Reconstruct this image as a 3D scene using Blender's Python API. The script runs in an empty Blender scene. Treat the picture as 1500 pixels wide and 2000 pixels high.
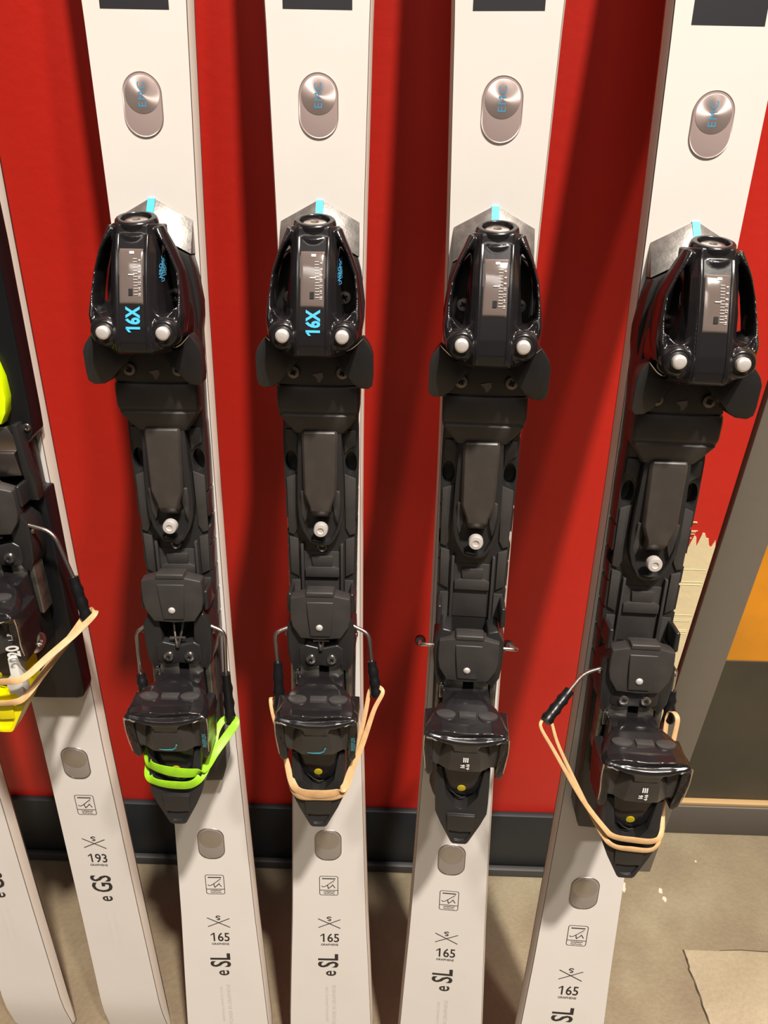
import bpy, bmesh, math, random
from mathutils import Vector, Matrix
random.seed(7)
S = bpy.context.scene
COL = S.collection

# ------------------------------------------------------------------ camera
cam_d = bpy.data.cameras.new('camera'); cam = bpy.data.objects.new('camera', cam_d); COL.objects.link(cam)
cam_d.sensor_fit = 'VERTICAL'; cam_d.sensor_height = 24.0; cam_d.lens = 24.0 * 1450.0 / 2000.0
cam_d.clip_start = 0.02; cam_d.clip_end = 50
Rc = Matrix(((0.99950062, -0.02598702, 0.01797722),
             (0.02923809, 0.5447887, -0.83806348),
             (0.01198498, 0.83817059, 0.54527646)))
cam.matrix_world = Matrix.Translation((0, -0.70, 1.13)) @ Rc.to_4x4()
S.camera = cam

# ------------------------------------------------------------------ world, lights, exposure
S.view_settings.view_transform = 'Standard'; S.view_settings.look = 'None'
S.view_settings.gamma = 1.0; S.view_settings.use_curve_mapping = False
S.view_settings.exposure = 0.0
world = bpy.data.worlds.new('room'); S.world = world; world.use_nodes = True
wb = world.node_tree.nodes['Background']
wb.inputs[0].default_value = (1.0, 0.90, 0.80, 1); wb.inputs[1].default_value = 0.055


def area(name, loc, target, size, power, color):
    l = bpy.data.lights.new(name, 'AREA'); l.shape = 'DISK'; l.size = size
    l.energy = power; l.color = color
    o = bpy.data.objects.new(name, l); COL.objects.link(o); o.location = loc
    o.rotation_euler = (Vector(target) - Vector(loc)).to_track_quat('-Z', 'Y').to_euler()
    return o


area('ceiling_lamp_light', (1.10, -2.00, 6.0), (0.1, -0.1, 0.6), 0.28, 560, (1.0, 0.92, 0.82))
area('ceiling_lamp_light', (1.85, -1.95, 6.0), (0.1, -0.1, 0.6), 0.28, 170, (1.0, 0.92, 0.82))
tl = area('added_fill_light', (-0.3, -2.1, 3.1), (0.0, -0.1, 0.7), 1.6, 14, (1.0, 0.92, 0.84)); tl.data.shape = 'RECTANGLE'; tl.data.size_y = 0.35  # added unseen panel: broad gloss highlights and fill on the skis


# ------------------------------------------------------------------ materials
def mat(name, col, rough=0.5, metal=0.0, coat=0.0, spec=0.5, bump=None, vary=None, aniso=0.0):
    m = bpy.data.materials.new(name); m.use_nodes = True
    nt = m.node_tree; b = nt.nodes['Principled BSDF']
    b.inputs['Base Color'].default_value = (*col, 1); b.inputs['Roughness'].default_value = rough
    b.inputs['Metallic'].default_value = metal; b.inputs['Coat Weight'].default_value = coat
    b.inputs['Coat Roughness'].default_value = 0.08
    b.inputs['Specular IOR Level'].default_value = spec
    b.inputs['Anisotropic'].default_value = aniso
    tc = nt.nodes.new('ShaderNodeTexCoord')
    if vary:                                   # (scale, other colour, low, high)
        n = nt.nodes.new('ShaderNodeTexNoise'); n.inputs['Scale'].default_value = vary[0]; n.inputs['Detail'].default_value = 6
        r = nt.nodes.new('ShaderNodeMapRange'); r.inputs['From Min'].default_value = vary[2]; r.inputs['From Max'].default_value = vary[3]
        mx = nt.nodes.new('ShaderNodeMix'); mx.data_type = 'RGBA'
        mx.inputs[6].default_value = (*col, 1); mx.inputs[7].default_value = (*vary[1], 1)
        nt.links.new(tc.outputs['Object'], n.inputs['Vector']); nt.links.new(n.outputs['Fac'], r.inputs['Value'])
        nt.links.new(r.outputs['Result'], mx.inputs[0]); nt.links.new(mx.outputs[2], b.inputs['Base Color'])
    if bump:                                   # (scale, strength, distance)
        n2 = nt.nodes.new('ShaderNodeTexNoise'); n2.inputs['Scale'].default_value = bump[0]; n2.inputs['Detail'].default_value = 5
        bp = nt.nodes.new('ShaderNodeBump'); bp.inputs['Strength'].default_value = bump[1]; bp.inputs['Distance'].default_value = bump[2]
        nt.links.new(tc.outputs['Object'], n2.inputs['Vector']); nt.links.new(n2.outputs['Fac'], bp.inputs['Height'])
        nt.links.new(bp.outputs['Normal'], b.inputs['Normal'])
    return m


WHITE = mat('ski_white', (0.675, 0.635, 0.60), 0.42, vary=(9, (0.645, 0.605, 0.565), 0.45, 0.75), bump=(60, 0.05, 0.0005))
SIDEW = mat('sidewall_cream', (0.66, 0.59, 0.52), 0.5)
STEEL = mat('edge_steel', (0.55, 0.52, 0.5), 0.35, 1.0)
PTEX = mat('ski_base_black', (0.02, 0.02, 0.02), 0.5)
SEAM = mat('seam_dark', (0.05, 0.035, 0.04), 0.6)
INK = mat('ink_black', (0.018, 0.016, 0.016), 0.45)
INKG = mat('ink_grey', (0.50, 0.46, 0.43), 0.5)
INKF = mat('ink_faint_grey', (0.68, 0.63, 0.59), 0.5)
PANEL = mat('panel_anthracite', (0.022, 0.021, 0.025), 0.35)
GLOSS = mat('plastic_gloss_black', (0.011, 0.010, 0.011), 0.20, bump=(220, 0.05, 0.0006))
SATIN = mat('plastic_satin_black', (0.017, 0.016, 0.016), 0.34, bump=(300, 0.12, 0.0006))
MATTE = mat('plastic_matte_black', (0.030, 0.027, 0.026), 0.5, vary=(35, (0.042, 0.037, 0.035), 0.4, 0.7), bump=(160, 0.15, 0.0006))
TONG = mat('slide_brown_black', (0.040, 0.033, 0.028), 0.42, vary=(50, (0.055, 0.045, 0.038), 0.45, 0.75))
FACEM = mat('plastic_worn_black', (0.028, 0.026, 0.025), 0.27, bump=(200, 0.1, 0.0006))
DEEP = mat('plastic_deep_black', (0.007, 0.007, 0.008), 0.33, spec=0.35)
PADG = mat('pad_grey_black', (0.045, 0.042, 0.042), 0.30)
HOLE = mat('hole_black', (0.003, 0.003, 0.003), 0.8)
CHROME = mat('screw_steel', (0.72, 0.66, 0.62), 0.28, 1.0, bump=(400, 0.3, 0.0004))
DKSTEEL = mat('screw_dark_steel', (0.30, 0.26, 0.24), 0.35, 1.0)
PIN = mat('pin_silver', (0.78, 0.73, 0.70), 0.42, 0.55)
BRACK = mat('bracket_metal', (0.30, 0.29, 0.25), 0.36, 0.9, vary=(80, (0.14, 0.13, 0.11), 0.45, 0.7))
RAMP = mat('ramp_brushed_grey', (0.20, 0.19, 0.18), 0.38, 0.75, vary=(140, (0.30, 0.28, 0.26), 0.4, 0.7), bump=(500, 0.25, 0.0005))
CYAN = mat('print_cyan', (0.05, 0.44, 0.80), 0.45)
TEAL = mat('print_teal', (0.04, 0.20, 0.24), 0.4)
CYAND = mat('print_dim_blue', (0.05, 0.24, 0.42), 0.45)
PRINTW = mat('print_white', (0.72, 0.70, 0.68), 0.4)
YELLOW = mat('plastic_yellow', (0.72, 0.62, 0.0), 0.32)
YELLOWD = mat('indicator_yellow', (0.42, 0.32, 0.01), 0.35)
NEON = mat('plastic_neon_yellow', (0.72, 0.95, 0.0), 0.4)
WPLAS = mat('plastic_white', (0.66, 0.66, 0.62), 0.35)
TAN = mat('rubber_tan', (0.60, 0.37, 0.18), 0.55, vary=(120, (0.50, 0.30, 0.14), 0.4, 0.7))
GREEN = mat('rubber_green', (0.27, 0.55, 0.01), 0.5, vary=(120, (0.22, 0.46, 0.01), 0.4, 0.7))
WINDOW = mat('scale_window_smoke', (0.13, 0.10, 0.09), 0.14, coat=0.6)
CAPS = mat('capsule_clear_resin', (0.52, 0.40, 0.38), 0.10, 0.35, coat=1.0)
CAPS_D = mat('capsule_disc_metal', (0.62, 0.50, 0.47), 0.36, 0.75, coat=0.5, aniso=0.85)
CAPR = mat('capsule_rear_grey', (0.30, 0.27, 0.25), 0.2, 0.3, coat=0.8)
CAPR_D = mat('capsule_rear_disc', (0.42, 0.39, 0.36), 0.3, 0.8, coat=0.6)


def add_radial(m):
    nt = m.node_tree; b = nt.nodes['Principled BSDF']
    t = nt.nodes.new('ShaderNodeTangent'); t.direction_type = 'RADIAL'; t.axis = 'Z'
    nt.links.new(t.outputs[0], b.inputs['Tangent'])


for m_ in (CAPS_D, CAPR_D): add_radial(m_)

# setting materials
RED = mat('paint_red', (0.57, 0.018, 0.009), 0.45, bump=(90, 0.15, 0.002), vary=(6, (0.52, 0.016, 0.008), 0.4, 0.7))
CREAM = mat('primer_cream', (0.80, 0.68, 0.42), 0.6, bump=(60, 0.3, 0.002))
BASEB = mat('rubber_baseboard', (0.014, 0.017, 0.020), 0.55)
BASELIP = mat('rubber_baseboard_toe', (0.045, 0.043, 0.043), 0.55)
POSTG = mat('paint_grey', (0.19, 0.165, 0.135), 0.5, bump=(60, 0.1, 0.002))
ORANGE = mat('paint_orange', (0.80, 0.30, 0.010), 0.5, vary=(8, (0.60, 0.24, 0.010), 0.4, 0.7))
DKPAN = mat('panel_dark_brown', (0.060, 0.050, 0.032), 0.55, vary=(7, (0.042, 0.036, 0.024), 0.4, 0.7))
WOOD = mat('wood_strip', (0.42, 0.27, 0.12), 0.55)
BASER = mat('baseboard_grey', (0.10, 0.088, 0.075), 0.5)


def concrete(name, c1, c2, c3):
    m = bpy.data.materials.new(name); m.use_nodes = True
    nt = m.node_tree; b = nt.nodes['Principled BSDF']; L = nt.links
    tc = nt.nodes.new('ShaderNodeTexCoord')
    n = nt.nodes.new('ShaderNodeTexNoise'); n.inputs['Scale'].default_value = 7; n.inputs['Detail'].default_value = 8; n.inputs['Roughness'].default_value = 0.55
    cr = nt.nodes.new('ShaderNodeValToRGB')
    e = cr.color_ramp.elements; e[0].position = 0.32; e[0].color = (*c1, 1); e[1].position = 0.68; e[1].color = (*c2, 1)
    x = e.new(0.52); x.color = (*c3, 1)
    n2 = nt.nodes.new('ShaderNodeTexNoise'); n2.inputs['Scale'].default_value = 160; n2.inputs['Detail'].default_value = 4
    mr = nt.nodes.new('ShaderNodeMapRange'); mr.inputs['To Min'].default_value = 0.86; mr.inputs['To Max'].default_value = 1.12
    mx = nt.nodes.new('ShaderNodeMix'); mx.data_type = 'RGBA'; mx.blend_type = 'MULTIPLY'; mx.inputs[0].default_value = 1
    L.new(tc.outputs['Object'], n.inputs['Vector']); L.new(tc.outputs['Object'], n2.inputs['Vector'])
    L.new(n.outputs['Fac'], cr.inputs[0]); L.new(n2.outputs['Fac'], mr.inputs['Value'])
    L.new(cr.outputs[0], mx.inputs[6]); L.new(mr.outputs[0], mx.inputs[7]); L.new(mx.outputs[2], b.inputs['Base Color'])
    bp = nt.nodes.new('ShaderNodeBump'); bp.inputs['Strength'].default_value = 0.25; bp.inputs['Distance'].default_value = 0.003
    L.new(n2.outputs['Fac'], bp.inputs['Height']); L.new(bp.outputs['Normal'], b.inputs['Normal'])
    b.inputs['Roughness'].default_value = 0.55
    return m


FLOOR = concrete('concrete_floor', (0.17, 0.132, 0.085), (0.25, 0.21, 0.135), (0.205, 0.163, 0.10))
PATCH = concrete('concrete_patch', (0.30, 0.25, 0.165), (0.43, 0.36, 0.24), (0.36, 0.30, 0.20))


# ------------------------------------------------------------------ mesh building (coordinates in millimetres, u across, v up the ski, w out of it)
class MB:
    def __init__(self): self.v = []; self.f = []; self.m = []

    def add(self, vs, fs, mi=0):
        b = len(self.v); self.v += [tuple(x) for x in vs]
        for q in fs: self.f.append([b + i for i in q]); self.m.append(mi)
        return self

    def loft(self, rings, caps=True, mi=0, closed=False):
        n = len(rings[0]); vs = [p for r in rings for p in r]; fs = []
        k = len(rings)
        for i in range(k if closed else k - 1):
            a, b = i * n, ((i + 1) % k) * n
            for j in range(n): fs.append((a + j, a + (j + 1) % n, b + (j + 1) % n, b + j))
        if caps and not closed:
            fs.append(tuple(reversed(range(n)))); fs.append(tuple((k - 1) * n + j for j in range(n)))
        return self.add(vs, fs, mi)

    def prism(self, out, w0, w1, inset=0.0, mi=0):
        cu = sum(p[0] for p in out) / len(out); cv = sum(p[1] for p in out) / len(out)
        top = []
        for p in out:
            d = Vector((p[0] - cu, p[1] - cv)); L = d.length or 1
            top.append((p[0] - d.x / L * inset, p[1] - d.y / L * inset, w1 if not callable(w1) else w1(p)))
        return self.loft([[(p[0], p[1], w0 if not callable(w0) else w0(p)) for p in out], top], mi=mi)

    def box(self, u0, u1, v0, v1, w0, w1, mi=0):
        return self.prism([(u0, v0), (u1, v0), (u1, v1), (u0, v1)], w0, w1, mi=mi)

    def tube(self, path, r, n=12, mi=0):
        P = [Vector(p) for p in path]; rings = []
        rr = r if isinstance(r, (list, tuple)) else [r] * len(P)
        ref = Vector((0, 0, 1)); prev = None
        for i, p in enumerate(P):
            t = (P[min(i + 1, len(P) - 1)] - P[max(i - 1, 0)]).normalized()
            a = prev - t * prev.dot(t) if prev is not None else ref - t * ref.dot(t)
            if a.length < 1e-3: a = Vector((1, 0, 0)) - t * t.x
            a.normalize(); b = t.cross(a); prev = a
            rings.append([tuple(p + (a * math.cos(2 * math.pi * k / n) + b * math.sin(2 * math.pi * k / n)) * rr[i]) for k in range(n)])
        return self.loft(rings, mi=mi)

    def lathe(self, c, axis, prof, n=24, mi=0, sx=1.0):
        ax = Vector(axis).normalized(); a = Vector((1, 0, 0)); a = (a - ax * a.dot(ax)).normalized(); b = ax.cross(a); c = Vector(c)
        rings = [[tuple(c + ax * h + (a * math.cos(2 * math.pi * k / n) * sx + b * math.sin(2 * math.pi * k / n)) * max(r, 0.02)) for k in range(n)] for r, h in prof]
        return self.loft(rings, mi=mi)

    def both(self, fn):
        fn(self, 1); fn(self, -1); return self


def mesh_of(name, mb, mats, bevel=0.0, seg=2, smooth=True, remesh=0.0, relax=0, cut=None, angle=35):
    me = bpy.data.meshes.new(name)
    me.from_pydata([(x / 1000, y / 1000, z / 1000) for x, y, z in mb.v], [], mb.f)
    for m in mats: me.materials.append(m)
    for p, i in zip(me.polygons, mb.m): p.material_index = i
    bm = bmesh.new(); bm.from_mesh(me); bmesh.ops.recalc_face_normals(bm, faces=bm.faces); bm.to_mesh(me); bm.free()
    if bevel or remesh or cut:
        o = bpy.data.objects.new('tmp', me); COL.objects.link(o); tmp = [o]
        if cut:
            cm = mesh_of('cut', cut, [], smooth=False); co = bpy.data.objects.new('tmp', cm); COL.objects.link(co); tmp.append(co)
            b = o.modifiers.new('b', 'BOOLEAN'); b.operation = 'DIFFERENCE'; b.object = co; b.solver = 'EXACT'; b.use_self = True
        if remesh:
            r = o.modifiers.new('r', 'REMESH'); r.mode = 'VOXEL'; r.voxel_size = remesh / 1000; r.use_smooth_shade = True
            if relax:
                s = o.modifiers.new('s', 'SMOOTH'); s.factor = 0.5; s.iterations = relax
        if bevel:
            b = o.modifiers.new('v', 'BEVEL'); b.width = bevel / 1000; b.segments = seg; b.limit_method = 'ANGLE'
            b.angle_limit = math.radians(30); b.harden_normals = False
        dg = bpy.context.evaluated_depsgraph_get()
        new = bpy.data.meshes.new_from_object(o.evaluated_get(dg)); new.name = name
        for t in tmp: bpy.data.objects.remove(t)
        me = new
    if smooth:
        for p in me.polygons: p.use_smooth = True
        if not remesh: me.set_sharp_from_angle(angle=math.radians(angle))
    return me


STUFF = ('worn_edge', 'brush_stroke', 'spring_wire')


def link(name, me, parent=None, label=None, loc=None):
    o = bpy.data.objects.new(name, me); COL.objects.link(o)
    if name in STUFF: o['kind'] = 'stuff'
    if parent: o.parent = parent
    if label: o['label'] = label
    if loc: o.location = loc
    return o


def text_mesh(s, size, pos, right=(1, 0, 0), up=(0, 1, 0), m=None, sx=1.0, bold=0.0, align='CENTER', space=1.0):
    """flat printed lettering in ski millimetres: size = em size, pos = centre of the baseline box"""
    c = bpy.data.curves.new('t', 'FONT'); c.body = s; c.size = size / 1000; c.align_x = align; c.align_y = 'CENTER'
    c.offset = bold / 1000; c.resolution_u = 3; c.space_character = space
    o = bpy.data.objects.new('t', c); COL.objects.link(o)
    me = bpy.data.meshes.new_from_object(o.evaluated_get(bpy.context.evaluated_depsgraph_get()))
    bpy.data.objects.remove(o)
    r = Vector(right).normalized(); u = Vector(up).normalized(); n = r.cross(u)
    M = Matrix(((r.x * sx, u.x, n.x, pos[0] / 1000), (r.y * sx, u.y, n.y, pos[1] / 1000), (r.z * sx, u.z, n.z, pos[2] / 1000), (0, 0, 0, 1)))
    me.transform(M); me.materials.clear(); me.materials.append(m)
    return me


def one_flag(me, size, right=(1, 0, 0), up=(0, 1, 0), th=1.0):
    """adds the slanting flag to a leading figure 1"""
    r = Vector(right).normalized(); u = Vector(up).normalized()
    vs = [v.co for v in me.vertices]; x0 = min(v.dot(r) for v in vs); top = max(v.dot(u) for v in vs)
    n = r.cross(u); d = sum(v.dot(n) for v in vs) / len(vs); k = size / 1000; t = th * k
    P = [(x0 - 0.16 * k, top - 0.17 * k), (x0 - 0.16 * k, top - 0.17 * k - t), (x0 + 0.02 * k, top - 0.02 * k - t), (x0 + 0.04 * k, top)]
    m2 = bpy.data.meshes.new('flag'); m2.from_pydata([tuple(r * a + u * b + n * d) for a, b in P], [], [(0, 1, 2, 3)])
    m2.materials.append(me.materials[0])
    return join([me, m2])


def join(meshes):
    bm = bmesh.new(); mats = []
    for me in meshes:
        for m in me.materials:
            if m not in mats: mats.append(m)
    for me in meshes:
        k = len(bm.faces); bm.from_mesh(me); bm.faces.ensure_lookup_table()
        for f in bm.faces[k:]: f.material_index = mats.index(me.materials[f.material_index])
    out = bpy.data.meshes.new('joined'); bm.to_mesh(out); bm.free()
    for m in mats: out.materials.append(m)
    return out


def strip(pts, w, z, m):
    """flat printed line through pts"""
    mb = MB()
    for a, b in zip(pts, pts[1:]):
        a = Vector(a); b = Vector(b); d = (b - a).normalized(); n = Vector((-d.y, d.x)) * w / 2; e = d * w * 0.3
        q = [a - e + n, a - e - n, b + e - n, b + e + n]
        mb.add([(p.x, p.y, z) for p in q], [(0, 1, 2, 3)])
    return mesh_of('line', mb, [m], smooth=False)


def bend(pts, n=5):
    """round the corners of a polyline"""
    P = [Vector(p) for p in pts]; out = [P[0]]
    for i in range(1, len(P) - 1):
        a, b, c = P[i - 1], P[i], P[i + 1]; r = min((a - b).length, (c - b).length) * 0.42
        s = b + (a - b).normalized() * r; e = b + (c - b).normalized() * r
        for k in range(n + 1):
            t = k / n; out.append(s * (1 - t) ** 2 + b * 2 * t * (1 - t) + e * t * t)
    out.append(P[-1]); return out


def interp(tab, x):
    for (a, fa), (b, fb) in zip(tab, tab[1:]):
        if x <= b: return fa + (fb - fa) * max(0, (x - a)) / (b - a)
    return tab[-1][1]


# ------------------------------------------------------------------ the ski itself
SL_W = [(0, 49.5), (97, 49.3), (190, 45.6), (281, 41.6), (397, 38.0), (520, 34.6), (650, 32.6), (830, 31.7), (950, 32.2), (1033, 33.5), (1118, 35.4), (1164, 36.4), (1300, 43), (1420, 51), (1500, 55), (1900, 56)]
GS_W = [(0, 38.5), (30, 38.2), (250, 34.5), (500, 31.5), (800, 32.5), (1000, 33.8), (1300, 37), (1600, 45), (1760, 49), (2000, 50)]


def ski_body(length, touch, wtab):
    T = 16.0; F = 2.6; rings = []; mb = MB()
    vs = [0, 1, 3, 6, 10, 25]; x = 50
    while x < length - 60: vs.append(x); x += 25
    vs += [length - 60, length - 45, length - 30, length - 18, length - 9, length - 3, length]
    secs = []
    for v in vs:
        hw = interp(wtab, v)
        if v < 10: hw = hw - 6 + 6 * math.sqrt(max(0.0, 1 - ((10 - v) / 10) ** 2))
        e = length - v
        if e < 60: hw = hw * math.sqrt(max(0.02, 1 - ((60 - e) / 60) ** 2))
        lift = 0.0
        if v > touch - 20: lift = 0.5 * ((v - touch + 20) ** 2) / 420.0
        t = T if v > 60 else 6 + 10 * v / 60
        if v > touch - 200: t = max(5.0, T - 11 * (v - touch + 200) / 260)
        z = lift; b = lift - T if v <= touch - 20 else lift - T
        top = b + t if v > touch - 200 else 0 if v > 60 else b + t
        if v <= touch - 200 and v > 60: top = 0
        elif v > touch - 200: top = b + t
        hw2 = hw + F
        secs.append((v, hw, hw2, top, b))
    # strips of faces: top, seam, sidewall, steel, base
    prof = lambda s: [(-s[2], s[0], s[4]), (-s[2], s[0], s[4] + 2.2), (-s[1] - .45, s[0], s[3] - 1.2), (-s[1] - .05, s[0], s[3] - 0.7), (-s[1], s[0], s[3]),
                      (s[1], s[0], s[3]), (s[1] + .05, s[0], s[3] - 0.7), (s[1] + .45, s[0], s[3] - 1.2), (s[2], s[0], s[4] + 2.2), (s[2], s[0], s[4])]
    mids = [3, 1, 2, 0, 0, 0, 2, 1, 3, 4]
    rings = [prof(s) for s in secs]; n = 10
    base = 0
    allv = [p for r in rings for p in r]; fs = []; ms = []
    for i in range(len(rings) - 1):
        for j in range(n):
            fs.append((i * n + j, i * n + (j + 1) % n, (i + 1) * n + (j + 1) % n, (i + 1) * n + j)); ms.append(mids[j])
    mb.v = allv; mb.f = fs; mb.m = ms
    mb.f.append(list(range(n))); mb.m.append(1)
    mb.f.append([(len(rings) - 1) * n + j for j in range(n)][::-1]); mb.m.append(1)
    mids2 = mb.m
    return mesh_of('ski_body', mb, [WHITE, SIDEW, SEAM, STEEL, PTEX], angle=30)


def stadium(hw, h, n=14, r=None):
    """outline hw x h (half sizes), rounded"""
    r = r or hw; pts = []
    for cx, cy, a0 in ((hw - r, h - r, 0), (-(hw - r), h - r, 90), (-(hw - r), -(h - r), 180), (hw - r, -(h - r), 270)):
        for k in range(n + 1):
            a = math.radians(a0 + 90 * k / n); pts.append((cx + r * math.cos(a), cy + r * math.sin(a)))
    out = []
    for p in pts:
        if not out or (Vector(p) - Vector(out[-1])).length > 1e-4: out.append(p)
    if (Vector(out[0]) - Vector(out[-1])).length < 1e-4: out.pop()
    return out


def ngon(c, r, n=24): return [(c[0] + r * math.cos(2 * math.pi * k / n), c[1] + r * math.sin(2 * math.pi * k / n)) for k in range(n)]


def capsule_meshes(rear):
    out = stadium(14, 21, r=14 if not rear else 12)
    mb = MB(); mb.prism(out, -0.2, 0.9); body = mesh_of('capsule', mb, [CAPR if rear else CAPS], bevel=0.5, seg=3)
    mb = MB(); mb.prism(ngon((0, 6.5), 12.6, 40), 0.5, 1.15); disc = mesh_of('capsule_disc', mb, [CAPR_D if rear else CAPS_D], bevel=0.3)
    # ring wire around
    rim = MB(); P = [(p[0] * 1.0, p[1] * 1.0, 0.7) for p in out]
    rings = []
    for i, p in enumerate(P):
        d = Vector((p[0], p[1], 0)).normalized()
        rings.append([tuple(Vector(p) + d * 0.55 * math.cos(a) + Vector((0, 0, 0.45 * math.sin(a)))) for a in (0, 1.26, 2.51, 3.77, 5.03)])
    rim.loft(rings, closed=True); rimm = mesh_of('capsule_rim', rim, [DKSTEEL if rear else CAPS_D])
    txt = text_mesh('EMC', 8.0, (0, 6.5, 1.22), right=(0, 1, 0), up=(-1, 0, 0), m=CYAND, space=1.15) if not rear else None
    return body, disc, rimm, txt


CAP_F = capsule_meshes(False); CAP_R = capsule_meshes(True)


def graphics(number, model, v0):
    """returns list of (name, mesh, label)"""
    z = 0.14; L = []
    # badge 21 x 28 (centre v0-60)
    c = v0 - 60.5; bw, bh = 10.2, 14.2
    o = stadium(bw, bh, 3, 2.2); o = [(x, y + c) for x, y in o]
    ms = [strip(o + [o[0]], 0.75, z, INK)]
    ms.append(strip([(-7, c + 10.6), (7, c + 10.6)], 1.5, z, INK))
    ms.append(strip([(-bw, c - 6.8), (bw, c - 6.8)], 0.9, z, INK))
    ms.append(strip([(-8, c - 0.5), (-6.5, c - 1.8), (-4, c - 1), (-1, c + 1.5), (6.5, c + 8.5)], 0.9, z, INK))
    ms.append(strip([(-1.5, c + 1), (-0.5, c - 4.2), (2.2, c - 1.5), (4.5, c + 1.2), (6.8, c - 3)], 1.0, z, INK))
    ms.append(strip([(2.0, c - 1), (6.2, c + 6)], 0.7, z, INKG))
    for k in range(9):
        x = -5.6 + k * 1.35; ms.append(strip([(x, c - 8.6 - (k % 2) * 1.2), (x + 1.5, c - 9.6 + (k % 3) * 0.5)], 0.8, z, INK))
        ms.append(strip([(x, c - 11.4 - (k % 3) * 0.5), (x + 1.3, c - 12.4 + (k % 2) * 0.9)], 0.7, z, INK))
    L.append(('approval_badge', join(ms), 'small black outlined badge with a skier figure'))
    c = v0 - 119
    ms = [strip([(-12.5, c + 7.0), (12.5, c - 7.5)], 1.2, z, INK), strip([(-12.2, c - 6.6), (12.5, c + 6.2)], 1.1, z + .03, INK),
          strip([(p[0], p[1]) for p in [(2.2, c + 9.2), (0.8, c + 10.3), (-1.4, c + 10.0), (-2.4, c + 8.4), (0.2, c + 7.2), (1.8, c + 5.6), (0.4, c + 4.2), (-1.4, c + 4.8)]], 1.3, z, INK)]
    L.append(('crossed_skis_mark', join(ms), None))
    L.append(('size_number', one_flag(text_mesh(number, 19.0, (0.8, v0 - 143, z), m=INK, sx=0.78, bold=0.25), 19.0, th=0.10), None))
    L.append(('graphene_lettering', text_mesh('GRAPHENE', 4.6, (0, v0 - 153.5, z), m=INK, sx=0.88, bold=0.1), None))
    R = (0, 1, 0); U = (-1, 0, 0)
    big = model[1:]
    ln = 34 if model == 'eSL' else 38
    mo = join([text_mesh(big, 33.0, (-0.5, v0 - 180.5 - (4 if model == 'eGS' else 0), z), right=R, up=U, m=INK, sx=0.74, bold=0.55),
               text_mesh('e', 25.0, (-0.5, v0 - 201.5 - (8 if model == 'eGS' else 0), z), right=R, up=U, m=INK, sx=0.82, bold=0.3)])
    L.append(('model_lettering', mo, None))
    e = v0 - 214 - (8 if model == 'eGS' else 0)
    ink = INKG if model == 'eSL' else INKF
    fine = [text_mesh('POWER IN GRAPHENE', 6.6, (5.0, e - 42, z), right=R, up=U, m=ink, sx=1.05),
                 text_mesh('GRAPHENE LAMINATE CORE', 4.4, (-3.8, e - 42, z), right=R, up=U, m=ink, sx=1.1),
                 text_mesh('165 RD' if model == 'eSL' else '193 RD', 3.6, (24, v0 - 180, z), right=R, up=U, m=INKF, sx=1.0)]
    for f in fine: L.append(('fine_print', f, None))
    return L


# ------------------------------------------------------------------ binding parts (shared meshes)
SPEC = {}


def define(name, group, me, parent=None, label=None): SPEC.setdefault(group, []).append((name, me, parent, label))


def mir(half): return [(u, v) for u, v in half] + [(-u, v) for u, v in reversed(half) if abs(u) > 1e-6]


def screw_mesh(c, r, h, m=CHROME, slot=True, axis=(0, 0, 1)):
    mb = MB(); mb.lathe(c, axis, [(r, -2.5), (r, h * 0.55), (r * 0.9, h * 0.9), (r * 0.45, h), (r * 0.42, h - 0.9), (0, h - 0.9)], 20)
    ms = [mesh_of('s', mb, [m], angle=50)]
    if slot:
        mb = MB(); c2 = Vector(c) + Vector(axis).normalized() * (h + .02)
        for a in (0.5, 0.5 + math.pi / 2):
            d = Vector((math.cos(a), math.sin(a), 0)) * r * 0.5; n = Vector((-d.y, d.x, 0)).normalized() * r * 0.13
            mb.add([c2 + d + n, c2 + d - n, c2 - d - n, c2 - d + n], [(0, 1, 2, 3)])
        ms.append(mesh_of('x', mb, [HOLE], smooth=False))
    return join(ms)


# --- lifter plate with ramp
plate_half = [(0, 1012), (29.5, 996), (32.0, 986), (35.0, 962), (34.6, 950), (33.0, 940), (31.3, 900), (30.6, 866), (31.0, 862), (31.2, 836), (30.0, 742), (28.8, 600), (28.0, 512), (24.5, 500), (22.5, 495.5), (0, 494.5)]
cut = MB()
for s in (1, -1):
    for v, a, b in ((834, 5.0, 10.0), (777, 3.5, 7.0)):
        cut.prism([(s * (25.0 if v == 834 else 28.5) + a * math.cos(t * math.pi / 8), v + b * math.sin(t * math.pi / 8)) for t in range(16)], 8, 40)
ph = []
for (a, b), (c, d) in zip(plate_half, plate_half[1:]):
    ph.append((a, b))
    for nv in (805, 780, 755, 730, 705, 680, 655):
        if d < nv < b:
            u = a + (c - a) * (b - nv) / (b - d); ph += [(u, nv + 2.4), (u - 2.0, nv), (u, nv - 1.2)]
ph.append(plate_half[-1])
mb = MB(); mb.prism(mir(ph), 0.0, 20.5)
define('lifter_plate', 'mid', mesh_of('lifter_plate', mb, [SATIN], bevel=0.8, cut=cut))
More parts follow.
